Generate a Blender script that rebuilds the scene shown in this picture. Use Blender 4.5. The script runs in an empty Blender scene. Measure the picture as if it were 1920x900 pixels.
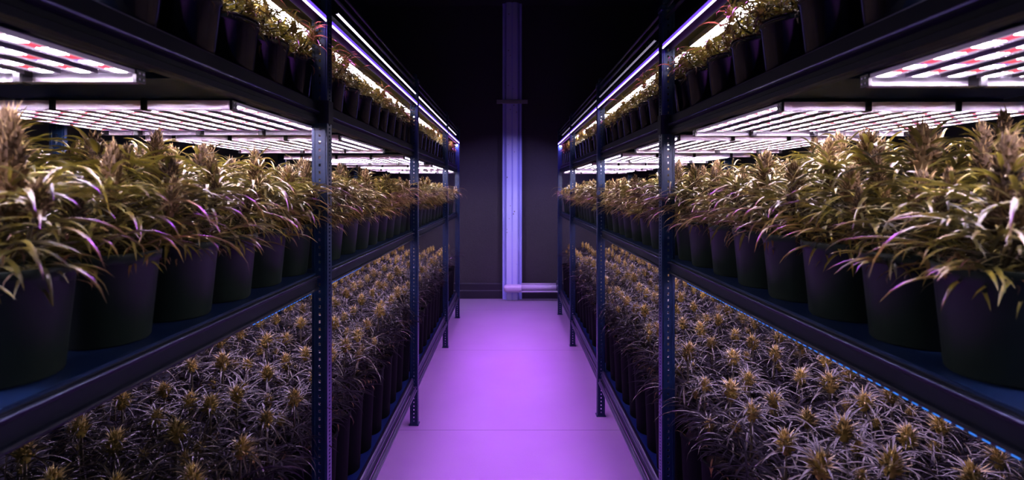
import bpy, math, random
from math import sin, cos, pi, radians
R = random.Random(7)
SC = bpy.context.scene
COL = SC.collection
EYE = 2.14

# ------------------------------------------------------------------ helpers
class MB:
    """collects boxes, prisms and lathes into one mesh"""
    def __init__(s):
        s.v = []; s.f = []; s.mi = []; s.uv = {}; s.sm = set()
    def face(s, idx, m=0, uv=None, smooth=False):
        s.f.append(idx); s.mi.append(m)
        if uv: s.uv[len(s.f)-1] = uv
        if smooth: s.sm.add(len(s.f)-1)
    def box(s, x0, x1, y0, y1, z0, z1, m=0, b=0.0):
        if x0 > x1: x0, x1 = x1, x0
        if b > 0:
            return s.bbox(x0, x1, y0, y1, z0, z1, m, b)
        n = len(s.v)
        s.v += [(x0,y0,z0),(x1,y0,z0),(x1,y1,z0),(x0,y1,z0),(x0,y0,z1),(x1,y0,z1),(x1,y1,z1),(x0,y1,z1)]
        for q in ((3,2,1,0),(4,5,6,7),(0,1,5,4),(1,2,6,5),(2,3,7,6),(3,0,4,7)):
            s.face(tuple(n+i for i in q), m)
    def bbox(s, x0, x1, y0, y1, z0, z1, m, b):
        # box with chamfered vertical profile on all edges (three stacked rings)
        n = len(s.v)
        rings = [(z0, b), (z0+b, 0), (z1-b, 0), (z1, b)]
        for z, i in rings:
            c = b
            xa, xb, ya, yb = x0+i, x1-i, y0+i, y1-i
            s.v += [(xa+c,ya,z),(xb-c,ya,z),(xb,ya+c,z),(xb,yb-c,z),(xb-c,yb,z),(xa+c,yb,z),(xa,yb-c,z),(xa,ya+c,z)]
        for r in range(3):
            for k in range(8):
                a = n+r*8+k; bb = n+r*8+(k+1) % 8
                s.face((a, bb, bb+8, a+8), m)
        s.face(tuple(n+k for k in range(7, -1, -1)), m)
        s.face(tuple(n+24+k for k in range(8)), m)
    def prism_y(s, prof, y0, y1, m=0):
        """profile of (x, z) points (counter-clockwise seen from -y) run along y"""
        n = len(s.v); k = len(prof)
        a = sum(prof[i][0]*prof[(i+1)%k][1]-prof[(i+1)%k][0]*prof[i][1] for i in range(k))
        if a < 0: prof = prof[::-1]
        s.v += [(x,y0,z) for x, z in prof] + [(x,y1,z) for x, z in prof]
        for i in range(k):
            j = (i+1) % k
            s.face((n+i, n+k+i, n+k+j, n+j)[::-1], m)
        s.face(tuple(n+i for i in range(k)), m)
        s.face(tuple(n+k+i for i in range(k-1, -1, -1)), m)
    def prism_z(s, prof, z0, z1, m=0):
        n = len(s.v); k = len(prof)
        a = sum(prof[i][0]*prof[(i+1)%k][1]-prof[(i+1)%k][0]*prof[i][1] for i in range(k))
        if a < 0: prof = prof[::-1]
        s.v += [(x,y,z0) for x, y in prof] + [(x,y,z1) for x, y in prof]
        for i in range(k):
            j = (i+1) % k
            s.face((n+i, n+j, n+k+j, n+k+i), m)
        s.face(tuple(n+i for i in range(k-1, -1, -1)), m)
        s.face(tuple(n+k+i for i in range(k)), m)
    def lathe(s, prof, seg=20, c=(0,0,0), m=0, axis='z', smooth=True, cap=True):
        n = len(s.v)
        for r, h in prof:
            for k in range(seg):
                a = 2*pi*k/seg
                p = (r*cos(a), r*sin(a), h)
                if axis == 'x': p = (p[2], p[0], p[1])
                if axis == 'y': p = (p[1], p[2], p[0])
                s.v.append((p[0]+c[0], p[1]+c[1], p[2]+c[2]))
        for r in range(len(prof)-1):
            for k in range(seg):
                a = n+r*seg+k; b = n+r*seg+(k+1) % seg
                s.face((a, b, b+seg, a+seg), m, smooth=smooth)
        if cap:
            s.face(tuple(n+k for k in range(seg-1, -1, -1)), m)
            t = n+(len(prof)-1)*seg
            s.face(tuple(t+k for k in range(seg)), m)
    def tube(s, pts, rad, seg=6, m=0):
        """round wire along a list of points"""
        n = len(s.v)
        for i, p in enumerate(pts):
            a = pts[max(i-1, 0)]; b = pts[min(i+1, len(pts)-1)]
            d = [b[j]-a[j] for j in range(3)]
            L = math.sqrt(sum(q*q for q in d)) or 1
            d = [q/L for q in d]
            u = (-d[1], d[0], 0) if abs(d[2]) < .9 else (1, 0, 0)
            L = math.sqrt(sum(q*q for q in u)) or 1
            u = [q/L for q in u]
            w = (d[1]*u[2]-d[2]*u[1], d[2]*u[0]-d[0]*u[2], d[0]*u[1]-d[1]*u[0])
            r = rad[i] if isinstance(rad, (list, tuple)) else rad
            for k in range(seg):
                t = 2*pi*k/seg
                s.v.append(tuple(p[j]+r*(cos(t)*u[j]+sin(t)*w[j]) for j in range(3)))
        for i in range(len(pts)-1):
            for k in range(seg):
                a = n+i*seg+k; b = n+i*seg+(k+1) % seg
                s.face((a, b, b+seg, a+seg), m, smooth=True)
        s.face(tuple(n+k for k in range(seg-1, -1, -1)), m)
        t = n+(len(pts)-1)*seg
        s.face(tuple(t+k for k in range(seg)), m)
    def mesh(s, name, mats):
        me = bpy.data.meshes.new(name)
        me.from_pydata(s.v, [], s.f)
        for m in (mats if isinstance(mats, (list, tuple)) else [mats]): me.materials.append(m)
        me.polygons.foreach_set('material_index', s.mi)
        if s.sm:
            me.polygons.foreach_set('use_smooth', [i in s.sm for i in range(len(s.f))])
        if s.uv:
            ul = me.uv_layers.new(name='UVMap')
            for pi_, co in s.uv.items():
                for li, c in zip(me.polygons[pi_].loop_indices, co): ul.data[li].uv = c
        me.update()
        return me
    def build(s, name, mats, parent=None):
        return link(name, s.mesh(name, mats), parent)

def link(name, me, parent=None):
    o = bpy.data.objects.new(name, me); COL.objects.link(o)
    if parent: o.parent = parent
    return o
def tag(o, label=None, cat=None, group=None, kind=None):
    if label: o['label'] = label
    if cat: o['category'] = cat
    if group: o['group'] = group
    if kind: o['kind'] = kind
    return o
def empty(name, loc, rz=0.0):
    o = bpy.data.objects.new(name, None); COL.objects.link(o)
    o.location = loc; o.rotation_euler = (0, 0, rz); o.empty_display_size = .1
    return o

# ------------------------------------------------------------------ materials
def nt(name):
    m = bpy.data.materials.new(name); m.use_nodes = True
    t = m.node_tree
    return m, t, t.nodes['Principled BSDF']
def pmat(name, col, rough=.5, metal=0.0, spec=.5, noise=0.0, scale=20, bump=0.0, coat=0.0):
    m, t, b = nt(name)
    b.inputs['Base Color'].default_value = (*col, 1)
    b.inputs['Roughness'].default_value = rough
    b.inputs['Metallic'].default_value = metal
    b.inputs['Specular IOR Level'].default_value = spec
    if coat: b.inputs['Coat Weight'].default_value = coat; b.inputs['Coat Roughness'].default_value = .15
    if noise or bump:
        tc = t.nodes.new('ShaderNodeTexCoord'); nz = t.nodes.new('ShaderNodeTexNoise')
        nz.inputs['Scale'].default_value = scale; nz.inputs['Detail'].default_value = 5
        t.links.new(tc.outputs['Object'], nz.inputs['Vector'])
        if noise:
            mx = t.nodes.new('ShaderNodeMix'); mx.data_type = 'RGBA'
            mx.inputs['A'].default_value = (*[c*(1-noise) for c in col], 1)
            mx.inputs['B'].default_value = (*[min(1, c*(1+noise)) for c in col], 1)
            t.links.new(nz.outputs['Fac'], mx.inputs['Factor'])
            t.links.new(mx.outputs['Result'], b.inputs['Base Color'])
        if bump:
            bp = t.nodes.new('ShaderNodeBump'); bp.inputs['Strength'].default_value = bump
            bp.inputs['Distance'].default_value = .01
            t.links.new(nz.outputs['Fac'], bp.inputs['Height'])
            t.links.new(bp.outputs['Normal'], b.inputs['Normal'])
    return m
def emat(name, col, strength):
    m, t, b = nt(name)
    b.inputs['Base Color'].default_value = (.6, .6, .6, 1)
    b.inputs['Emission Color'].default_value = (*col, 1)
    b.inputs['Emission Strength'].default_value = strength
    return m
def math_node(t, op, a, b=None, c=None):
    n = t.nodes.new('ShaderNodeMath'); n.operation = op
    for i, x in enumerate((a, b, c)):
        if x is None: continue
        if isinstance(x, (int, float)): n.inputs[i].default_value = x
        else: t.links.new(x, n.inputs[i])
    return n.outputs[0]
def leaf_mat(name, ca, cb, rough=.38, spec=.6, transl=.12):
    """leaf skin: colour varies between leaves (noise) and plants (random per object)"""
    m, t, b = nt(name)
    tc = t.nodes.new('ShaderNodeTexCoord'); nz = t.nodes.new('ShaderNodeTexNoise')
    nz.inputs['Scale'].default_value = 11; nz.inputs['Detail'].default_value = 3
    oi = t.nodes.new('ShaderNodeObjectInfo')
    t.links.new(tc.outputs['Object'], nz.inputs['Vector'])
    f = math_node(t, 'MULTIPLY_ADD', oi.outputs['Random'], .5, -.25)
    f = math_node(t, 'ADD', math_node(t, 'MULTIPLY_ADD', nz.outputs['Fac'], 2.2, -.6), f)
    mx = t.nodes.new('ShaderNodeMix'); mx.data_type = 'RGBA'; mx.clamp_factor = True
    mx.inputs['A'].default_value = (*ca, 1); mx.inputs['B'].default_value = (*cb, 1)
    t.links.new(f, mx.inputs['Factor'])
    t.links.new(mx.outputs['Result'], b.inputs['Base Color'])
    b.inputs['Roughness'].default_value = rough
    b.inputs['Specular IOR Level'].default_value = spec
    b.inputs['Subsurface Weight'].default_value = 0
    if transl:
        tr = t.nodes.new('ShaderNodeBsdfTranslucent'); ms = t.nodes.new('ShaderNodeMixShader')
        t.links.new(mx.outputs['Result'], tr.inputs['Color'])
        ms.inputs['Fac'].default_value = transl
        out = t.nodes['Material Output']
        t.links.new(b.outputs[0], ms.inputs[1]); t.links.new(tr.outputs[0], ms.inputs[2])
        t.links.new(ms.outputs[0], out.inputs['Surface'])
    return m
def led_board_mat(name, cream, strength, red=True, base=.5):
    """underside of a grow bar: rows of small cream diodes with red and blue ones at a steady pitch"""
    m, t, b = nt(name)
    uv = t.nodes.new('ShaderNodeUVMap'); sp = t.nodes.new('ShaderNodeSeparateXYZ')
    t.links.new(uv.outputs[0], sp.inputs[0])
    u, v = sp.outputs[0], sp.outputs[1]
    fr = lambda x, p, o=0.0: math_node(t, 'FRACT', math_node(t, 'ADD', math_node(t, 'DIVIDE', x, p), o))
    near = lambda x, c, w: math_node(t, 'LESS_THAN', math_node(t, 'ABSOLUTE', math_node(t, 'SUBTRACT', x, c)), w)
    mul = lambda a, c: math_node(t, 'MULTIPLY', a, c)
    dot = mul(mul(near(fr(u, .011), .5, .27), near(fr(v, .2), .5, .26)), near(v, .5, .3))         # three rows of diodes
    seg = mul(near(fr(u, .092), .5, .21), near(v, .5, .30))                    # red groups
    segb = mul(near(fr(u, .092), .80, .05), near(v, .5, .30))                  # blue group
    def mixc(f, a, c):
        mx = t.nodes.new('ShaderNodeMix'); mx.data_type = 'RGBA'
        t.links.new(f, mx.inputs['Factor'])
        for k, val in (('A', a), ('B', c)):
            if isinstance(val, tuple): mx.inputs[k].default_value = (*val, 1)
            else: t.links.new(val, mx.inputs[k])
        return mx.outputs['Result']
    c = mixc(dot, (.60, .48, .68), tuple(k*strength for k in cream))
    if red:
        c = mixc(seg, c, (1.0, .07, .12)); c = mixc(segb, c, (.22, .10, 1.1))
    t.links.new(c, b.inputs['Emission Color'])
    b.inputs['Emission Strength'].default_value = 1.0
    b.inputs['Base Color'].default_value = (.6, .6, .62, 1)
    return m
def dotted_mat(name, col, strength, pitch, fill=.3):
    m, t, b = nt(name)
    uv = t.nodes.new('ShaderNodeUVMap'); sp = t.nodes.new('ShaderNodeSeparateXYZ')
    t.links.new(uv.outputs[0], sp.inputs[0])
    f = math_node(t, 'LESS_THAN', math_node(t, 'ABSOLUTE', math_node(t, 'SUBTRACT', math_node(t, 'FRACT', math_node(t, 'DIVIDE', sp.outputs[0], pitch)), .5)), fill)
    t.links.new(math_node(t, 'MULTIPLY', f, strength), b.inputs['Emission Strength'])
    b.inputs['Emission Color'].default_value = (*col, 1)
    b.inputs['Base Color'].default_value = (.05, .06, .1, 1)
    return m

M = {}
M['steel'] = pmat('blue_steel', (.007, .024, .070), .34, .2, .5, noise=.35, scale=14)
M['galv'] = pmat('galvanised', (.10, .12, .16), .42, .7, .5, noise=.4, scale=40)
M['beam'] = pmat('dark_beam', (.004, .006, .015), .55, .1, .15, noise=.25, scale=9)
M['panel'] = pmat('shelf_panel', (.006, .020, .075), .35, .2, .5, noise=.2, scale=6)
M['lip'] = pmat('lip_highlight', (.16, .20, .30), .25, .7, .6)  # lighter metal standing in for the highlight along the beam
M['rail'] = pmat('rail_metal', (.09, .09, .14), .3, .8, .5)
M['pot'] = pmat('black_plastic', (.011, .019, .014), .48, 0, .2, noise=.2, scale=12)
M['pot_gloss'] = pmat('black_plastic_glossy', (.007, .007, .011), .15, 0, .8)
M['pot_low'] = pmat('black_plastic_matt', (.005, .006, .006), .75, 0, .03)
M['soil'] = pmat('soil', (.018, .012, .009), .95, 0, .2, noise=.6, scale=60, bump=.6)
M['stem'] = pmat('stem_green', (.045, .036, .016), .6, 0, .3, noise=.3, scale=30)
M['leaf'] = leaf_mat('leaf', (.026, .022, .006), (.32, .265, .032), .29, 1.0, .2)
M['leaf_shaded'] = leaf_mat('leaf_shaded', (.006, .004, .009), (.015, .010, .017), .5, .08, .04)  # bottom-shelf leaf, shade and purple light put into the colour
M['leaf_lit'] = leaf_mat('leaf_lit_low', (.020, .017, .014), (.095, .080, .042), .26, 1.0, .12)  # lighter copy for bottom-shelf tops, the light on them put into the colour
M['dry'] = leaf_mat('dry_leaf', (.03, .014, .008), (.20, .10, .03), .6, .4, .1)
M['hair_shade'] = leaf_mat('pistil_shaded', (.22, .14, .05), (.55, .42, .20), .6, .3, 0)  # darker copy of the hairs, shade put into the colour
M['bud_shade'] = leaf_mat('bud_shaded', (.025, .014, .008), (.15, .09, .03), .7, .3, 0)  # darker copy of the bud, its shadowed side put into the colour
M['bud'] = leaf_mat('bud', (.11, .075, .02), (.62, .44, .09), .7, .3, 0)
M['hair'] = leaf_mat('pistil', (.50, .36, .10), (.88, .74, .42), .6, .3, 0)
M['alu'] = pmat('white_aluminium', (.84, .78, .88), .4, .0, .5)
M['bar'] = pmat('lit_through_bar', (.86, .80, .90), .4, 0, .4)  # aluminium bar made translucent so its outer face looks lit
def make_lit_through(m):
    t = m.node_tree; b = t.nodes['Principled BSDF']
    tr = t.nodes.new('ShaderNodeBsdfTranslucent'); tr.inputs['Color'].default_value = (.92, .86, .97, 1)
    ms = t.nodes.new('ShaderNodeMixShader'); ms.inputs['Fac'].default_value = .85
    t.links.new(b.outputs[0], ms.inputs[1]); t.links.new(tr.outputs[0], ms.inputs[2]); t.links.new(ms.outputs[0], t.nodes['Material Output'].inputs['Surface'])
make_lit_through(M['bar'])
M['black'] = pmat('black_clip', (.012, .012, .014), .4)
M['led'] = led_board_mat('led_board', (.98, .80, 1.08), 260.0)
M['led_low'] = led_board_mat('led_board_low', (.74, .50, 1.0), 62.0, red=False)
M['led_top'] = emat('led_tube_white', (.92, .80, 1.0), 36.0)
M['led_dim'] = emat('led_strip_dim', (.62, .55, .8), .45)
M['led_violet'] = emat('led_strip_violet', (.85, .75, 1.0), 2.5)
M['led_edge'] = emat('led_strip_edge', (.16, .06, 1.0), 1.3)
PURPLE = 12.0
M['led_blue'] = dotted_mat('led_dots_blue', (.02, .25, 1.0), 1.3, .030, .30)

# ------------------------------------------------------------------ camera
cam = bpy.data.cameras.new('camera'); co = bpy.data.objects.new('camera', cam); COL.objects.link(co)
co.location = (0, 0, EYE); co.rotation_euler = (radians(90), 0, 0)
cam.sensor_width = 36; cam.lens = 36*1000/1920
cam.shift_x = 5/1920; cam.shift_y = -95/1920
cam.clip_start = .05
cam.dof.use_dof = True; cam.dof.focus_distance = 3.4; cam.dof.aperture_fstop = 2.8
SC.camera = co

# ------------------------------------------------------------------ the room
def plain(name, mb, mat, kind='structure'):
    o = mb.build(name, mat); o['kind'] = kind; return o
def floor_mat():
    m, t, b = nt('floor_epoxy')
    tc = t.nodes.new('ShaderNodeTexCoord'); sp = t.nodes.new('ShaderNodeSeparateXYZ')
    t.links.new(tc.outputs['Object'], sp.inputs[0])
    nz = t.nodes.new('ShaderNodeTexNoise'); nz.inputs['Scale'].default_value = 180; nz.inputs['Detail'].default_value = 4
    n2 = t.nodes.new('ShaderNodeTexNoise'); n2.inputs['Scale'].default_value = 1.4; n2.inputs['Detail'].default_value = 3
    t.links.new(tc.outputs['Object'], nz.inputs['Vector']); t.links.new(tc.outputs['Object'], n2.inputs['Vector'])
    # joints across the aisle every 2.36 m, and one fine joint along it
    j = math_node(t, 'LESS_THAN', math_node(t, 'ABSOLUTE', math_node(t, 'SUBTRACT', math_node(t, 'FRACT', math_node(t, 'DIVIDE', math_node(t, 'SUBTRACT', sp.outputs[1], 3.56), 2.36)), .5)), .0022)
    f = math_node(t, 'ADD', math_node(t, 'MULTIPLY', nz.outputs['Fac'], .5), math_node(t, 'MULTIPLY', n2.outputs['Fac'], .5))
    mx = t.nodes.new('ShaderNodeMix'); mx.data_type = 'RGBA'
    mx.inputs['A'].default_value = (.24, .185, .262, 1); mx.inputs['B'].default_value = (.37, .29, .405, 1)
    t.links.new(f, mx.inputs['Factor'])
    m2 = t.nodes.new('ShaderNodeMix'); m2.data_type = 'RGBA'
    t.links.new(math_node(t, 'MULTIPLY', j, .55), m2.inputs['Factor'])
    t.links.new(mx.outputs['Result'], m2.inputs['A']); m2.inputs['B'].default_value = (.07, .055, .08, 1)
    t.links.new(m2.outputs['Result'], b.inputs['Base Color'])
    b.inputs['Roughness'].default_value = .55; b.inputs['Specular IOR Level'].default_value = .3
    return m
WX, WY, CZ = 2.75, 10.5, 5.75
mb = MB(); mb.box(-WX, WX, -1.5, WY, -.1, 0); plain('floor', mb, floor_mat())
wallm = pmat('dark_wall', (.046, .041, .046), .85, 0, .2, noise=.22, scale=55, bump=.35)
mb = MB(); mb.box(-WX, WX, WY, WY+.15, 0, CZ); plain('wall_back', mb, wallm)
sidem = pmat('side_wall', (.03, .03, .045), .8, 0, .2, noise=.2, scale=8)
mb = MB(); mb.box(-WX-.15, -WX, -1.5, WY+.15, 0, CZ); plain('wall_left', mb, sidem)
mb = MB(); mb.box(WX, WX+.15, -1.5, WY+.15, 0, CZ); plain('wall_right', mb, sidem)
mb = MB(); mb.box(-WX, WX, -1.5, WY+.15, CZ, CZ+.12); plain('ceiling', mb, pmat('dark_ceiling', (.02, .02, .022), .9))
basem = pmat('dark_skirting', (.012, .009, .018), .5, noise=.2, scale=12)
mb = MB(); mb.prism_y([(0,0),(.07,0),(.07,.15),(.055,.165),(.055,.285),(.04,.30),(0,.30)], 0, 2*WX)
o = mb.build('baseboard_back', basem); o['kind'] = 'structure'
o.location = (-WX, WY, 0)
for v in o.data.vertices:                                    # run along x, facing the aisle
    x, y, z = v.co; v.co = (y, -x, z)

# column against the back wall: shallow flanges and two proud faces with a groove between
cx = .055; cy = WY-.075
colm = pmat('column_paint', (.42, .44, .92), .42, .05, .5, noise=.08, scale=5)
def speck_mat():
    m = pmat('column_face', (.58, .60, .95), .4, 0, .5); t = m.node_tree; b = t.nodes['Principled BSDF']
    tc = t.nodes.new('ShaderNodeTexCoord'); vz = t.nodes.new('ShaderNodeTexVoronoi'); vz.inputs['Scale'].default_value = 9
    t.links.new(tc.outputs['Object'], vz.inputs['Vector'])
    mx = t.nodes.new('ShaderNodeMix'); mx.data_type = 'RGBA'
    t.links.new(math_node(t, 'LESS_THAN', vz.outputs['Distance'], .11), mx.inputs['Factor'])
    mx.inputs['A'].default_value = (.58, .60, .95, 1); mx.inputs['B'].default_value = (.12, .11, .2, 1)
    t.links.new(mx.outputs['Result'], b.inputs['Base Color'])
    return m
col = tag(empty('column', (cx, cy, 0)), 'tall pale square column with a central groove standing against the back wall', 'column')
mb = MB(); mb.prism_z([(-.19,.0),(.19,.0),(.19,-.05),(.175,-.062),(.15,-.062),(.11,-.12),(-.11,-.12),(-.15,-.062),(-.175,-.062),(-.19,-.05)], 0, CZ)
mb.build('shaft', colm, col)
mb = MB()
mb.box(-.105, -.013, -.136, -.118, .0, CZ); mb.box(.013, .092, -.136, -.118, .0, CZ)
tag(mb.build('face_strip', speck_mat(), col), 'pale lilac face strips with dark specks')
mb = MB(); mb.box(-.30, .30, -.175, -.137, 3.79, 3.865, b=.006)
for x in (-.255, -.09, .0, .09, .255): mb.lathe([(.013,0),(.013,.012),(.006,.016)], 8, (x, -.175, 3.828), 0, 'y')
for v in range(len(mb.v)):
    pass
cl = mb.build('clamp_band', pmat('clamp_metal', (.30, .27, .30), .45, .5), col)
# pipe with an elbow cap in front of the column foot, running right along the skirting
pp = tag(empty('drain_pipe', (cx-.16, cy-.23, .245)), 'pale horizontal drain pipe at floor level running right from the column foot', 'pipe')
pm = pmat('pipe_plastic', (.62, .55, .72), .3, 0, .6)
mb = MB()
mb.lathe([(.02,-.005),(.055,.01),(.072,.035),(.078,.07),(.078,.30),(.070,.325),(.070,.335)], 18, (0,0,0), 0, 'x')
tag(mb.build('elbow', pm, pp), 'rounded end cap of the pipe')
mb = MB(); mb.lathe([(.05,.33),(.05,1.02)], 18, (0,0,.02), 0, 'x'); mb.build('pipe', pm, pp)
mb = MB(); mb.lathe([(.016,.33),(.016,1.03)], 10, (0,-.03,-.055), 0, 'x'); mb.lathe([(.012,.33),(.012,1.03)], 10, (0,.02,.083), 0, 'x'); mb.build('conduit', pm, pp)
mb = MB(); mb.lathe([(.06,1.0),(.066,1.005),(.066,1.05),(.05,1.06)], 16, (0,0,.02), 0, 'x'); mb.lathe([(.02,.06),(.02,.14),(.012,.15)], 10, (1.02,0,.0), 0); mb.build('coupling', M['rail'], pp)
mb = MB(); mb.box(.13, .17, .02, .088, -.03, .03, b=.004); mb.build('bracket', pm, pp)

# ------------------------------------------------------------------ shelving racks
FX, RX = .867, 2.06                    # front (aisle) face and rear face of a rack
YS, YE = .10, 9.0
POSTS = {-1: [.10, 2.43, 4.83, 7.20, 8.86], 1: [.10, 2.90, 5.02, 7.27, 9.10]}
S1, S2, S3 = .42, 1.76, 2.53           # shelf tops
PH = EYE+1.0
def upright_mesh():
    """perforated L-angle post; local x grows away from the aisle, y grows away from the camera"""
    mb = MB(); w, d, t, p = .070, .062, .004, .034
    n = int(PH/p)
    def perf(ax, c0, c1, h0, h1, n, p, hh, t0, t1):
        def bx(a0, a1, z0, z1):
            if ax == 'x': mb.box(a0, a1, t0, t1, z0, z1)
            else: mb.box(t0, t1, a0, a1, z0, z1)
        bx(c0, h0, 0, PH); bx(h1, c1, 0, PH)
        for i in range(n+1):
            z0 = i*p+hh if i else 0; z1 = min((i+1)*p, PH)
            if z1 > z0: bx(h0, h1, z0 if i else 0, z1)
    perf('x', 0, w, .030, .039, n, p, .013, 0, t)
    perf('y', t, d, .024, .040, n*2, p/2, .009, 0, t)
    mb.box(w-.004, w, t, .016, 0, PH); mb.box(t, .014, d-.004, d, 0, PH)
    mb.box(.008, .013, -.003, 0, 0, PH); mb.box(.056, .061, -.003, 0, 0, PH)   # rolled ribs
    return mb.mesh('upright', M['steel'])
UP = upright_mesh()
def foot_mesh():
    mb = MB(); mb.box(-.010, .080, -.010, .070, 0, .010, b=.003); mb.lathe([(.006,.010),(.006,.018),(.004,.021)], 8, (.058, .055, 0))
    return mb.mesh('foot_plate', M['steel'])
def cap_mesh():
    mb = MB(); mb.box(-.006, .076, -.006, .068, PH-.028, PH+.004, b=.004)
    mb.lathe([(.012, PH),(.022, PH+.012),(.026, PH+.03),(.018, PH+.048),(.008, PH+.055)], 12, (.035, .03, 0))
    mb.lathe([(.008, PH),(.012, PH+.010),(.006, PH+.022)], 8, (.065, .01, 0))
    return mb.mesh('post_cap', M['steel'])
def splice_mesh():
    mb = MB(); mb.box(-.004, .074, -.008, -.004, 2.44, 2.545, b=.001); mb.box(-.008, -.004, -.004, .06, 2.44, 2.545, b=.001)
    for z in (2.46, 2.525): mb.lathe([(.006,-.006),(.006,0),(.003,.002)], 8, (.018, -.008, z), 0, 'y')
    return mb.mesh('splice_plate', M['beam'])
FOOT, CAP, SPL = foot_mesh(), cap_mesh(), splice_mesh()

for s, side in ((-1, 'left'), (1, 'right')):
    rack = tag(empty('shelving_rack', (s*FX, YS, 0)), f'long dark blue steel shelving rack along the {side} side of the aisle', 'rack', None)
    def P(mb, name, mat):                # mirror for the left rack and move to the rack's base
        mb.v = [((x*s)-s*FX, y-YS, z) for x, y, z in mb.v]
        if s < 0: mb.f = [f[::-1] for f in mb.f]; mb.uv = {k: c[::-1] for k, c in mb.uv.items()}
        return mb.build(name, mat, rack)
    ps = POSTS[s]
    for i, y in enumerate(ps):
        for rear in (0, 1):
            if not rear:
                u = link('upright', UP, rack); u.location = (s*(FX-.037)-s*FX, y-YS, 0); u.scale = (s, 1, 1)
                for nm, me in (('foot_plate', FOOT), ('post_cap', CAP)) + ((('splice_plate', SPL),) if i == 1 else ()):
                    c = link(nm, me, u)
            else:
                u = link('upright', UP, rack); u.location = (s*(RX+.037)-s*FX, y-YS, 0); u.scale = (-s, 1, 1)
    for i in range(len(ps)-1):
        y0, y1 = ps[i]+.002, ps[i+1]-.002
        ym = ps[i+1]-.004
        # beams: stepped channel with rolled lips; each bay its own
        g = MB(); a = FX+.006
        g.prism_y([(a+.035,S3-.005),(a+.006,S3+.012),(a,S3+.006),(a,S3-.030),(a-.010,S3-.034),(a-.012,S3-.040),(a-.010,S3-.047),(a+.004,S3-.052),(a+.004,S3-.066),(a-.004,S3-.070),(a-.004,S3-.088),(a+.010,S3-.092),(a+.035,S3-.092)], y0, ym)
        lp = P(g, 'beam', M['beam'])
        g = MB(); g.tube([(a-.0125, y0, S3-.0405), (a-.0125, ym, S3-.0405)], .0025, 8); P(g, 'lip', M['lip']).parent = lp  # thin rod added as the highlight line on the beam
        g = MB()
        g.prism_y([(a+.04,S2-.006),(a+.010,S2-.002),(a+.004,S2-.010),(a-.006,S2-.010),(a-.010,S2-.015),(a-.006,S2-.022),(a,S2-.026),(a,S2-.062),(a-.008,S2-.066),(a-.010,S2-.071),(a-.006,S2-.077),(a+.012,S2-.082),(a+.04,S2-.082)], y0, ym)
        lp = P(g, 'beam', M['beam'])
        g = MB(); g.tube([(a-.0095, y0, S2-.013), (a-.0095, ym, S2-.013)], .0018, 8); P(g, 'lip', M['lip']).parent = lp
        g = MB()
        g.prism_y([(a+.04,S1-.004),(a+.006,S1+.012),(a,S1+.006),(a,S1-.012),(a-.008,S1-.016),(a-.008,S1-.026),(a+.002,S1-.030),(a+.002,S1-.044),(a-.008,S1-.048),(a-.008,S1-.060),(a,S1-.066),(a,S1-.088),(a+.04,S1-.088)], y0, ym)
        P(g, 'beam', M['rail'])
        g = MB(); g.prism_y([(a+.03,2.995),(a,2.995),(a-.006,2.99),(a-.006,2.93),(a,2.925),(a+.03,2.925)], y0, ym)
        P(g, 'top_beam', M['beam'])
        for z, r in ((3.075, .010), (3.13, .008)):
            g = MB(); g.tube([(FX-.012, y0, z), (FX-.012, y1, z)], r, 8); P(g, 'top_rail', M['rail'])
        for z, zt in ((S1, .016), (S2, .016), (S3, .016)):
            g = MB(); g.box(FX+.012, RX-.01, y0, y1, z-zt, z)
            for k in range(int((y1-y0)/.5)+1): g.box(FX+.05, RX-.02, y0+.1+k*.5, y0+.13+k*.5, z-zt-.02, z-zt)
            P(g, 'shelf_panel', M['panel'])
        g = MB(); g.box(FX+.045, RX-.01, y0, y1, 3.02, 3.032); P(g, 'top_light_block', M['panel'])  # added panel that stops light from going up
        for k in range(3):
            yy = y0+(k+.7)*(y1-y0)/3.3
            g = MB(); g.box(FX+.01, RX, yy, yy+.03, 3.045, 3.07); g.box(FX+.01, RX, yy+.06, yy+.075, 3.05, 3.065); P(g, 'cross_bar', M['steel'])
    # grow-side pipe bundle clipped under the lowest beam
    g = MB()
    for k, (dx, dz, r) in enumerate(((-.018, -.072, .010), (-.020, -.100, .012), (-.002, -.112, .009))):
        g.tube([(FX+dx, YS, S1+dz), (FX+dx, ps[1]-.1, S1+dz), (FX+dx, ps[2]-.1, S1+dz), (FX+dx, ps[-1], S1+dz)], r, 8)
    g.v = [((x*s), y, z) for x, y, z in g.v]
    if s < 0: g.f = [f[::-1] for f in g.f]
    tag(g.build('irrigation_pipes', M['rail']), f'thin pale irrigation pipes running under the lowest beam of the {side} rack', 'pipe')

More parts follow.
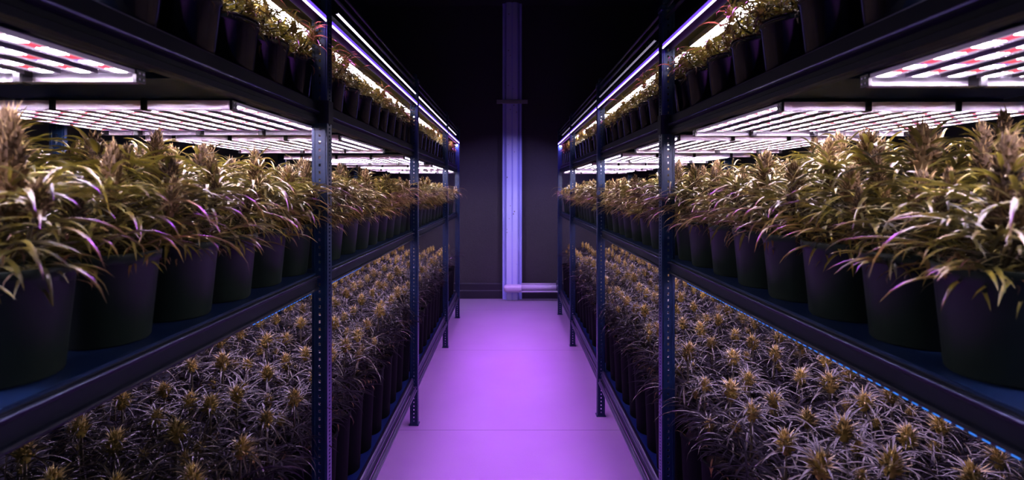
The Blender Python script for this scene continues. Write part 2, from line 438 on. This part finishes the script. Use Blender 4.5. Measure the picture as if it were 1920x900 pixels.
# ------------------------------------------------------------------ LED lights
def strip_quads(mb, x0, x1, y0, y1, z, m):
    n = len(mb.v); mb.v += [(x0,y0,z),(x1,y0,z),(x1,y1,z),(x0,y1,z)]
    mb.face((n+3, n+2, n+1, n), m, [(y1,0),(y1,1),(y0,1),(y0,0)])
def fixture(s, y0, y1, z, label, group, board='led', x0=.908, x1=1.96, n=12, light_only=False):
    """grid grow light: two cross bars with end caps and clips, and the LED bars hung under them"""
    t = tag(empty('grow_light', (s*x0, y0, z)), label, 'grow light', group)
    W = x1-x0; L = y1-y0
    def out(mb, name, mats, par=t):
        mb.v = [(x*s, y, zz) for x, y, zz in mb.v]
        if s < 0: mb.f = [f[::-1] for f in mb.f]; mb.uv = {k: c[::-1] for k, c in mb.uv.items()}
        return mb.build(name, mats, par)
    for yy in (0, L-.03):
        g = MB(); yo, yi = (yy, yy+.03) if yy == 0 else (yy+.03, yy)      # channel open to the light bars; near one translucent so it glows through
        c0 = len(g.v)
        g.v += [(xx, y_, z_) for xx in (.004, W-.004) for y_, z_ in ((yi, .004), (yo+(.002 if yy == 0 else -.002), .004), (yo, .002), (yo, -.024), (yo+(.002 if yy == 0 else -.002), -.026), (yi, -.026))]
        for k in range(5): g.face((c0+k, c0+k+1, c0+k+7, c0+k+6) if yy == 0 else (c0+k+6, c0+k+7, c0+k+1, c0+k), 0)
        cb = out(g, 'cross_bar', M['bar'] if yy == 0 else M['alu'])
        for xa in (0, W-.008):
            g = MB(); g.box(xa, xa+.0095, yy-.001, yy+.031, -.027, .005, b=.001)
            if xa == 0:
                for zz in (-.018, -.004):
                    for dy in (.008, .022): g.lathe([(.0028,-.001),(.0022,.001)], 8, (xa-.001, yy+dy, zz), 1, 'x')
            out(g, 'end_cap', [M['black'], M['alu']], cb)
        for xa in (.28, .58, .88):
            g = MB(); g.box(xa, xa+.022, yy-.004, yy+.034, -.029, .012, b=.003); out(g, 'clip', M['black'], cb)
    pitch = (W-.06)/(n-1)
    for k in range(n):
        xc = .03+k*pitch
        g = MB()
        g.prism_y([(xc-.026,.004),(xc-.018,.009),(xc+.018,.009),(xc+.026,.004),(xc+.026,-.006),(xc+.0245,-.006),(xc+.0245,-.003),(xc-.0245,-.003),(xc-.0245,-.006),(xc-.026,-.006)], .0302, L-.0302)
        bar = out(g, 'light_bar', M['alu'])
        g = MB(); strip_quads(g, xc-.024, xc+.024, .034, L-.034, -.0045, 0)
        out(g, 'led_board', M[board], bar)
    return t
ZF = EYE+.288
for s, side, ys in ((-1, 'left', [(.36,1.33),(1.75,2.60),(2.86,3.88),(4.62,5.75),(6.3,7.5),(7.8,8.75)]), (1, 'right', [(.40,1.38),(1.78,2.64),(2.86,3.86),(4.32,5.30),(5.85,7.25),(7.6,8.9)])):
    for i, (a, b) in enumerate(ys):
        w = ['nearest', 'second', 'third', 'fourth', 'fifth', 'farthest'][i]
        fixture(s, a, b, ZF, f'white slatted LED grow light over the {side} middle shelf, {w} from the camera', 'grow lights over the middle shelves')
# lamps under the middle shelf, over the lowest plants
for s, side in ((-1, 'left'), (1, 'right')):
    for i, (a, b) in enumerate(((2.5 if s < 0 else 1.75, 3.8), (4.0, 5.6), (5.9, 7.3), (7.5, 8.7))):
        w = ['nearest', 'second', 'third', 'farthest'][i]
        fixture(s, a, b, S2-.085, f'LED grow light under the {side} middle shelf above the lowest plants, {w} from the camera', 'grow lights over the lowest shelves', 'led_low', .94, 1.96, 7)

def bar_light(name, s, x0, x1, y0, y1, z, body_h, body, glow, label, group, cat='light strip', side_face=False):
    t = tag(empty(name, (s*x0, y0, z)), label, cat, group)
    W = x1-x0; L = y1-y0
    def out(mb, nm, mats):
        mb.v = [(x*s, y, zz) for x, y, zz in mb.v]
        if s < 0: mb.f = [f[::-1] for f in mb.f]; mb.uv = {k: c[::-1] for k, c in mb.uv.items()}
        return mb.build(nm, mats, t)
    g = MB(); g.prism_y([(0,0),(.002,body_h),(W-.002,body_h),(W,0),(W-.003,0),(W-.003,.002),(.003,.002),(.003,0)], 0, L); out(g, 'channel', body)
    g = MB()
    if side_face:
        n = len(g.v); zz = body_h
        g.v += [(.0,0,.0),(W,0,-.0005),(W,L,-.0005),(0,L,.0)]
        g.face((n+3,n+2,n+1,n), 0, [(L,0),(L,1),(0,1),(0,0)])
        n = len(g.v); g.v += [(-.0006,0,.001),(-.0006,0,zz),(-.0006,L,zz),(-.0006,L,.001)]
        g.face((n,n+1,n+2,n+3)[::-1], 0, [(L,0),(L,1),(0,1),(0,0)])
    else:
        strip_quads(g, .0035, W-.0035, .01, L-.01, .0012, 0)
    out(g, 'diffuser', glow)
    return t
for s, side in ((-1, 'left'), (1, 'right')):
    ps = POSTS[s]
    # bright tubes over the top plants
    for i, (a, b) in enumerate(((.6, 2.9), (3.0, 5.4), (5.5, 8.2))):
        w = ['nearest', 'middle', 'farthest'][i]
        bar_light('tube_light', s, .975, 1.05, a, b, EYE+.772, .03, M['alu'], M['led_top'], f'bright white tube light over the top plants of the {side} rack, {w} of three', 'tube lights over the top plants')
    # purple strip under the top beam, lighting the aisle floor
    for i in range(4):
        w = ['bay nearest the camera', 'second bay', 'third bay', 'farthest bay'][i]
        ya, yb = ps[i]+.075, ps[i+1]-.01; L = yb-ya
        t = tag(empty('led_strip', (s*(FX-.034), ya, EYE+.775)), f'purple LED strip under the top beam of the {side} rack, {w}', 'light strip', 'purple LED strips')
        def hood(x0, x1, z0, z1, nm, mat):
            g = MB(); g.box(x0, x1, 0, L, z0, z1); g.v = [(x*s, y, z) for x, y, z in g.v]
            if s < 0: g.f = [f[::-1] for f in g.f]
            return g.build(nm, mat, t)
        hood(0, .036, .014, .018, 'channel', M['alu'])
        hood(.033, .036, -.030, .014, 'light_shield', M['black']); hood(0, .003, -.012, .014, 'light_shield', M['black'])  # black shields added to keep the purple light off plants and beams
        hood(-.004, .0, -.014, -.004, 'diffuser', M['led_violet']); hood(-.003, .0, -.004, .012, 'edge_glow', M['led_edge'])
        la = bpy.data.lights.new('strip_lamp', 'AREA'); la.shape = 'RECTANGLE'; la.size = .028; la.size_y = L-.01
        la.color = (.50, .10, 1.0); la.energy = L*PURPLE*(1 if i < 3 else 1.8); la.spread = radians(57 if i < 3 else 95)
        lo = bpy.data.objects.new('strip_lamp', la); COL.objects.link(lo); lo.parent = t
        if i == 3:                                            # added fill light without a fitting, brightens the column and back wall
            le = bpy.data.lights.new('column_fill', 'AREA'); le.shape = 'RECTANGLE'; le.size = .03; le.size_y = .16
            le.color = (.46, .36, 1.0); le.energy = 26.0; le.spread = radians(135)
            eo = bpy.data.objects.new('column_fill', le); COL.objects.link(eo); eo.parent = t
            eo.location = (s*.018, L+.05, .0); eo.rotation_euler = (radians(33), 0, s*radians(30))
        lo.location = (s*.018, L/2, .012); lo.rotation_euler = (0, -s*radians(-24), 0)
    bar_light('led_strip', s, FX-.022, FX-.012, ps[1]+.2, ps[3]+1.3, EYE+.864, .006, M['rail'], M['led_violet' if s < 0 else 'led_dim'], f'thin {"white" if s < 0 else "dim grey"} LED strip along the upper edge of the {side} rack', 'white LED strips', side_face=True)
    bar_light('led_strip', s, FX+.05, FX+.062, 1.9 if s < 0 else .95, 3.3 if s < 0 else 2.75, S2-.1065, .012, M['black'], M['led_blue'], f'row of small blue LED dots under the lip of the {side} middle shelf', 'blue LED strips', side_face=True)

# ------------------------------------------------------------------ plants
def leaflet(mb, p, yaw, pitch, L, w, droop, m=0, seg=6, ncol=2, roll=0.0):
    """one arching finger of a leaf: a folded blade widest before the middle, drooping to a point"""
    n = len(mb.v); x, y, z = p; st = L/seg
    for i in range(seg+1):
        t = i/seg
        hw = w*.5*(sin(pi*min(1, (t*.94+.05))**.8))**.8 if i < seg else 0
        a = yaw+pi/2
        cr = cos(roll)
        lx, ly, lz = hw*cos(a)*cr, hw*sin(a)*cr, hw*sin(roll)
        if i == seg:
            mb.v.append((x, y, z))
        elif ncol == 2:
            f = hw*.75
            mb.v += [(x+lx, y+ly, z+lz+f), (x, y, z), (x-lx, y-ly, z-lz+f)]
        else:
            mb.v += [(x+lx, y+ly, z+lz), (x-lx, y-ly, z-lz)]
        x += st*cos(pitch)*cos(yaw); y += st*cos(pitch)*sin(yaw); z += st*sin(pitch)
        pitch -= droop/seg*(.6+.8*t)
    c = ncol+1
    for i in range(seg-1):
        for k in range(ncol):
            a = n+i*c+k
            mb.face((a, a+1, a+1+c, a+c), m, smooth=True)
    a = n+(seg-1)*c; tip = n+seg*c
    for k in range(ncol): mb.face((a+k, a+k+1, tip), m, smooth=True)
def fan(mb, rnd, p, yaw, pitch, L, w, droop, k=5, lo=False):
    for i in range(k):
        u = (i-(k-1)/2)/((k-1)/2)
        leaflet(mb, p, yaw+u*1.15+rnd.uniform(-.08, .08), pitch-.15*abs(u), L*(1-.45*abs(u)), w*(1-.3*abs(u)), droop*(1+.2*rnd.random()), seg=5 if lo else 6, ncol=1 if lo else 2, roll=u*.3)
def cola_leaves(mb, rnd, p, L, n, lo=False, low=False):
    """leaves radiating below and through the tip of a flower"""
    for i in range(n):
        t = i/n
        yaw = i*2.39996+rnd.uniform(-.3, .3)
        pit = (.75-.95*t if low else .95-1.15*t)+rnd.uniform(-.2, .2)
        dz = .028-.062*t if low else .03-.085*t
        leaflet(mb, (p[0]+.006*cos(yaw), p[1]+.006*sin(yaw), p[2]+dz), yaw, pit, L*(.55+.5*t)*rnd.uniform(.75, 1.2), (.0074 if low else .0095)*rnd.uniform(.75, 1.25)*(L/.14), (.7 if low else .9)+rnd.uniform(0, .8), m=2, seg=5 if lo else 7, ncol=1 if lo else 2)
def bud_mesh(rnd, h, r, n, name='bud', lo=False, spikes=0):
    """a flower: a stack of small pointed calyxes on a cone with pale hairs and short sugar leaves"""
    mb = MB()
    mb.lathe([(r*.55,-.01),(r*.75,h*.2),(r*.6,h*.6),(r*.2,h*.95)], 8, smooth=True)
    for i in range(n):
        t = (i+.5)/n; a = i*2.39996+rnd.uniform(-.3, .3)
        rr = r*(1-.15*t)*math.sqrt(max(.04, 1-t**2.2))*rnd.uniform(.8, 1.15)
        el = .25+1.1*t+rnd.uniform(-.25, .35)
        s = r*.5*rnd.uniform(.8, 1.3)
        d = (cos(a)*cos(el), sin(a)*cos(el), sin(el))
        c = (cos(a)*rr*.6, sin(a)*rr*.6, h*t)
        u = (-sin(a), cos(a), 0); w = (-cos(a)*sin(el), -sin(a)*sin(el), cos(el))
        k = len(mb.v)
        mb.v.append(tuple(c[j] for j in range(3)))
        for q in range(4):
            an = q*pi/2
            mb.v.append(tuple(c[j]+d[j]*s*.55+s*.42*(cos(an)*u[j]+sin(an)*w[j]) for j in range(3)))
        mb.v.append(tuple(c[j]+d[j]*s*1.5 for j in range(3)))
        for q in range(4):
            q2 = (q+1) % 4
            mb.face((k+1+q, k+1+q2, k+5), 0); 
            if not lo: mb.face((k+1+q2, k+1+q, k), 0)
        if i % (3 if lo else 2) == 0:                               # pistil hairs
            tp = tuple(c[j]+d[j]*s*1.2 for j in range(3))
            e = (d[0]+rnd.uniform(-.5, .5), d[1]+rnd.uniform(-.5, .5), d[2]+rnd.uniform(-.1, .6))
            hl = r*.62*rnd.uniform(.7, 1.3); k = len(mb.v); ww = .0011+r*.02
            mb.v += [tuple(tp[j]+u[j]*ww for j in range(3)), tuple(tp[j]-u[j]*ww for j in range(3)), tuple(tp[j]+w[j]*ww*1.4 for j in range(3)), tuple(tp[j]+e[j]*hl for j in range(3))]
            mb.face((k, k+1, k+3), 1); mb.face((k+1, k+2, k+3), 1); mb.face((k+2, k, k+3), 1)
    for i in range(spikes):                                  # pale spiky crown
        a = i*2.39996+rnd.uniform(-.3, .3); t = rnd.uniform(.2, .95)
        leaflet(mb, (cos(a)*r*.5, sin(a)*r*.5, h*t), a, rnd.uniform(.15, 1.35), r*rnd.uniform(.9, 1.9), .0042, rnd.uniform(-.6, .6), m=1, seg=3, ncol=1)
    for i in range(0 if lo else 9):
        t = rnd.uniform(.05, .8); a = rnd.uniform(0, 2*pi)
        leaflet(mb, (cos(a)*r*.5, sin(a)*r*.5, h*t), a, rnd.uniform(.2, .9), r*rnd.uniform(1.3, 2.3), .006, .8, m=2, seg=4)
    return mb
BM = [M['bud'], M['hair'], M['leaf']]
def plant_kind(seed, H, spread, nside, L, nl, lower=10, tall=0.0, lo=False, hr=(.18,.72), curls=90, low=False, hang=0):
    """returns foliage, stem builders and bud placements for one plant growing from z = 0 at the soil"""
    rnd = random.Random(seed)
    fo, st = MB(), MB(); buds = []
    top = (rnd.uniform(-.015, .015), rnd.uniform(-.015, .015), H)
    st.tube([(0,0,-.02),(top[0]*.5,top[1]*.5,H*.5),top], [.008,.006,.004], 4 if lo else 6)
    cola_leaves(fo, rnd, top, L, nl, lo, low)
    buds.append((top, 1.0+tall, rnd.randrange(3)))
    for i in range(nside):
        a = 2*pi*i/nside+rnd.uniform(-.5, .5); r = spread*rnd.uniform(.65, 1.05)
        h = H*rnd.uniform(.62, .90)
        p = (r*cos(a), r*sin(a), h)
        st.tube([(0,0,H*.15),(p[0]*.7,p[1]*.7,h*.55),p], [.005,.004,.003], 4)
        cola_leaves(fo, rnd, p, L*.85, int(nl*.8), lo, low)
        buds.append((p, rnd.uniform(.6, .9), rnd.randrange(3)))
    for i in range(lower):                                   # fan leaves down the stem
        a = i*2.39996+rnd.uniform(-.3, .3); h = H*rnd.uniform(*hr); r = spread*rnd.uniform(.25, .75)
        p = (r*cos(a), r*sin(a), h)
        st.tube([(0,0,h*.8), p], [.003,.0018], 4)
        fan(fo, rnd, p, a, rnd.uniform(.0, .5), L*rnd.uniform(.8, 1.3), .0100*(L/.14), rnd.uniform(.6, 1.6), 5, lo)
    for i in range(lower*2 if not lo else lower):            # small leaves filling the middle
        a = rnd.uniform(0, 2*pi); r = spread*rnd.uniform(.1, .8)
        leaflet(fo, (r*cos(a), r*sin(a), H*rnd.uniform(.05, .6)), rnd.uniform(0, 2*pi), rnd.uniform(-.2, .8), L*rnd.uniform(.4, .8), .011, 1.3, seg=4, ncol=1)
    for i in range(hang if not lo else hang//2):             # long blades arching over the rim
        a = rnd.uniform(0, 2*pi); r = spread*rnd.uniform(.5, .95)
        leaflet(fo, (r*cos(a), r*sin(a), H*rnd.uniform(.2 if not low else .4, .85)), a+rnd.uniform(-.5, .5), rnd.uniform(.2, .7), rnd.uniform(.16, .27)*(L/.16), .010 if not low else .0085, rnd.uniform(1.5, 2.3), m=2 if not low or i % 3 == 0 else 0, seg=7)
    for i in range(12 if lo else curls):                     # short curled leaves round the base
        a = rnd.uniform(0, 2*pi); r = .115*rnd.uniform(.5, 1.05)
        leaflet(fo, (r*cos(a), r*sin(a), H*rnd.uniform(-.02, .5 if L > .12 else .95)), a+rnd.uniform(-1.2, 1.2), rnd.uniform(-.2, 1.0), rnd.uniform(.04, .09), .007, rnd.uniform(1.5, 4), m=1, seg=4, ncol=1)
    return fo, st, buds

BUDS = [bud_mesh(random.Random(90+i), h, r, n).mesh('bud', BM) for i, (h, r, n) in enumerate(((.056,.021,70),(.048,.023,64),(.066,.020,76)))]
BD = [M['bud_shade'], M['hair_shade'], M['leaf']]
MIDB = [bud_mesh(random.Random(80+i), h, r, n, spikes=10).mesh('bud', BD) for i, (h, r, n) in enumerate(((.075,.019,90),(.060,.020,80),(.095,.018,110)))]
TALL = [bud_mesh(random.Random(95+i), h, r, n).mesh('bud', BD) for i, (h, r, n) in enumerate(((.20,.030,190),(.16,.026,150)))]
LOWB = [bud_mesh(random.Random(70+i), h, r, n, spikes=34).mesh('bud', BM) for i, (h, r, n) in enumerate(((.036,.019,50),(.030,.017,44),(.044,.018,56)))]
BUDLO = [bud_mesh(random.Random(90+i), h, r, 20, lo=True) for i, (h, r) in enumerate(((.060,.019),(.050,.021),(.075,.018)))]
KINDS = {
  'low':  dict(H=.33, spread=.115, nside=1, L=.155, nl=28, lower=20, hr=(.10, .66), curls=26, low=True, hang=18),
  'mid':  dict(H=.200, spread=.165, nside=3, L=.170, nl=16, lower=36, hr=(.0, 1.0), hang=10),
  'top':  dict(H=.150, spread=.130, nside=7, L=.105, nl=18, lower=34, hr=(.10, 1.0), curls=150, hang=8),
}
POTH = {'low': .46, 'mid': .225, 'top': .205}
SHELF = {'low': S1, 'mid': S2, 'top': S3}
NV = 5
PROTO = {}
for kd, kw in KINDS.items():
    PROTO[kd] = []
    for v in range(NV):
        fo, st, buds = plant_kind(100+v*7+len(kd)*31+ord(kd[0]), **kw)
        PROTO[kd].append((fo.mesh('foliage', [M['leaf_shaded' if kd == 'low' else 'leaf'], M['dry'], M['leaf_lit' if kd == 'low' else 'leaf']]), st.mesh('stem', M['stem']), buds))
def pot_mb(h, seg=28):
    mb = MB(); r0, r1 = .098, .118
    mb.lathe([(r0-.006,0),(r0,.006),(r0+(r1-r0)*.9,h-.026),(r1+.002,h-.024),(r1+.004,h-.004),(r1+.002,h),(r1-.006,h),(r1-.009,h-.03),(r0*.6+r1*.4-.01,h*.55)], seg, cap=False)
    n = len(mb.v); mb.v.append((0,0,0)); 
    for k in range(seg): mb.face((k, n, (k+1) % seg), 0)
    return mb
POTS = {k: pot_mb(h).mesh('pot', M[{'top': 'pot_gloss', 'mid': 'pot', 'low': 'pot_low'}[k]]) for k, h in POTH.items()}
def soil_mb(h, seg=20):
    mb = MB(); mb.lathe([(.108,h-.035),(.09,h-.026),(.045,h-.024),(.004,h-.020)], seg); return mb
SOILS = {k: soil_mb(h).mesh('soil', M['soil']) for k, h in POTH.items()}

ROWX = [1.015, 1.255, 1.495, 1.735, 1.95]
ROWN = ['front row', 'second row', 'third row', 'fourth row', 'fifth row']
TIERN = {'low': 'bottom shelf', 'mid': 'middle shelf', 'top': 'top shelf'}
NUM = 'first second third fourth fifth sixth seventh eighth ninth tenth eleventh twelfth thirteenth fourteenth fifteenth sixteenth seventeenth eighteenth nineteenth twentieth'.split()
NUM += ['twenty-'+n for n in 'first second third fourth fifth sixth seventh eighth ninth'.split()]+['thirtieth']+['thirty-'+n for n in 'first second third fourth fifth sixth'.split()]
spots = []
def start(kd, r):
    X = ROWX[r]
    if kd == 'low': return [1.72, 1.72, 1.74, 1.90, 2.12][r]
    if kd == 'mid': return [1.08, 1.34, 1.60, 1.86][r]
    return [1.36, 2.00][r]
W = {'low': [.95, .95, .9, .6, .5], 'mid': [1.0, .6, .45], 'top': [.85, .4]}
for s in (-1, 1):
    for kd in ('low', 'mid', 'top'):
        for r, w in enumerate(W[kd]):
            d = start(kd, r); k = 0
            while d < (8.85 if s < 0 else 9.0):
                spots.append(dict(s=s, kd=kd, r=r, k=k, x=ROWX[r], d=d, w=w/d))
                d += .26; k += 1
spots.sort(key=lambda q: -q['w'])
near, far = spots[:300], spots[300:]
SPECIAL = {(-1,'mid',0,0): 'tall', (-1,'mid',0,1): 'tall', (1,'mid',0,0): 'tall', (-1,'mid',1,0): 'high', (1,'mid',1,2): 'high', (1,'mid',1,1): 'high'}
def place(q):
    s, kd, r, k = q['s'], q['kd'], q['r'], q['k']
    rnd = random.Random(s*1000+r*100+k*7+ord(kd[0]))
    sp = SPECIAL.get((s, kd, r, k))
    side = 'left' if s < 0 else 'right'
    what = 'cannabis plant in black pot'
    if sp == 'tall': what = 'cannabis plant with one tall thick dark flower'
    if sp == 'high': what = 'tall leafy cannabis plant reaching toward the light'
    lab = f'{what}, {side} {TIERN[kd]}, {ROWN[r]}, {NUM[k]} from camera'
    t = empty('cannabis_plant', (s*(q['x']+rnd.uniform(-.008, .008)), q['d']+rnd.uniform(-.012, .012), SHELF[kd]))
    tag(t, lab, 'plant', f'potted cannabis plants on the {side} {TIERN[kd]}')
    h = POTH[kd]
    p = link('pot', POTS[kd], t)
    link('soil', SOILS[kd], p).location = (0, 0, 0)
    v = rnd.randrange(NV); fo, st, buds = PROTO[kd][v]
    rz = rnd.uniform(0, 2*pi); sc = rnd.uniform(.90, 1.12); sz = sc*rnd.uniform(.9, 1.1)
    if sp == 'tall': sc = sz = 1.0
    if sp == 'high': sc, sz = 1.3, 1.45
    if kd == 'mid' and not sp: sz *= 1+.22*r
    z0 = h-.028-(.012 if kd == 'mid' else 0)
    f = link('foliage', fo, t); f.location = (0, 0, z0); f.rotation_euler = (0, 0, rz); f.scale = (sc, sc, sz)
    g = link('stem', st, t); g.location = f.location; g.rotation_euler = f.rotation_euler; g.scale = f.scale
    for j, (bp, bs, bv) in enumerate(buds):
        big = sp == 'tall' and j == 0
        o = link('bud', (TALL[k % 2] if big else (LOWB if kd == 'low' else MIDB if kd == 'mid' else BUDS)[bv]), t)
        c, sn = cos(rz), sin(rz)
        o.location = ((bp[0]*c-bp[1]*sn)*sc, (bp[0]*sn+bp[1]*c)*sc, z0+bp[2]*sz-((.06 if s < 0 else .11) if big else .022 if kd == 'low' else .022 if kd == 'mid' else .032))
        bs2 = bs*sc*((1.4 if j == 0 else 1.1) if kd == 'mid' else 1.35 if kd == 'low' else .8) if not big else 1.0
        o.scale = (bs2, bs2, bs2); o.rotation_euler = (rnd.uniform(-.15, .15), rnd.uniform(-.15, .15), rnd.uniform(0, 6))
    return t
for q in near: place(q)

# the remaining plants at the far end, too many and too small to tell apart: one object
LO = {}
for kd, kw in KINDS.items():
    LO[kd] = []
    for v in range(3):
        kw2 = dict(kw); kw2['lower'] = 7
        LO[kd].append(plant_kind(500+v+ord(kd[0]), lo=True, **kw2))
acc = MB()
def add(mb, T, moff):
    n = len(acc.v); acc.v += [T(p) for p in mb.v]
    k0 = len(acc.f)
    for f, m in zip(mb.f, mb.mi): acc.f.append(tuple(i+n for i in f)); acc.mi.append(moff[m])
    acc.sm.update(k0+i for i in mb.sm)
for q in far:
    rnd = random.Random(q['s']*1000+q['r']*100+q['k']*7+ord(q['kd'][0])); kd = q['kd']
    bx, by, bz = q['s']*q['x'], q['d']+rnd.uniform(-.012, .012), SHELF[kd]
    add(pot_mb(POTH[kd], 14), lambda p: (p[0]+bx, p[1]+by, p[2]+bz), [{'mid': 4, 'top': 5, 'low': 9}[kd]])
    fo, st, buds = LO[kd][rnd.randrange(3)]
    rz = rnd.uniform(0, 2*pi); sc = rnd.uniform(.92, 1.1); c, sn = cos(rz)*sc, sin(rz)*sc; z0 = bz+POTH[kd]-.03
    T = lambda p: (p[0]*c-p[1]*sn+bx, p[0]*sn+p[1]*c+by, p[2]*sc+z0)
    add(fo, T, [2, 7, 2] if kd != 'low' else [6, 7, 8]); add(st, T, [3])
    for bp, bs, bv in buds:
        B = T(bp); e = bs*1.3
        add(BUDLO[bv], lambda p: (p[0]*e+B[0], p[1]*e+B[1], p[2]*e+B[2]-.015), [0, 1, 2])
far_o = acc.build('distant_cannabis_plants', [M['bud'], M['hair'], M['leaf'], M['stem'], M['pot'], M['pot_gloss'], M['leaf_shaded'], M['dry'], M['leaf_lit'], M['pot_low']])
tag(far_o, 'mass of small distant cannabis plants filling the far ends of both racks', 'plants', None, 'stuff')

# ------------------------------------------------------------------ world and view
w = bpy.data.worlds.new('world'); SC.world = w; w.use_nodes = True
bg = w.node_tree.nodes['Background']; bg.inputs['Color'].default_value = (.55, .68, 1.0, 1); bg.inputs['Strength'].default_value = .08
SC.view_settings.view_transform = 'Standard'; SC.view_settings.look = 'None'
SC.view_settings.exposure = 0; SC.view_settings.gamma = 1; SC.view_settings.use_curve_mapping = False
cy_ = SC.cycles
cy_.use_denoising = True; cy_.max_bounces = 6; cy_.diffuse_bounces = 3; cy_.glossy_bounces = 3; cy_.transmission_bounces = 3
cy_.sample_clamp_indirect = 4.0; cy_.use_light_tree = True; cy_.caustics_reflective = False; cy_.caustics_refractive = False
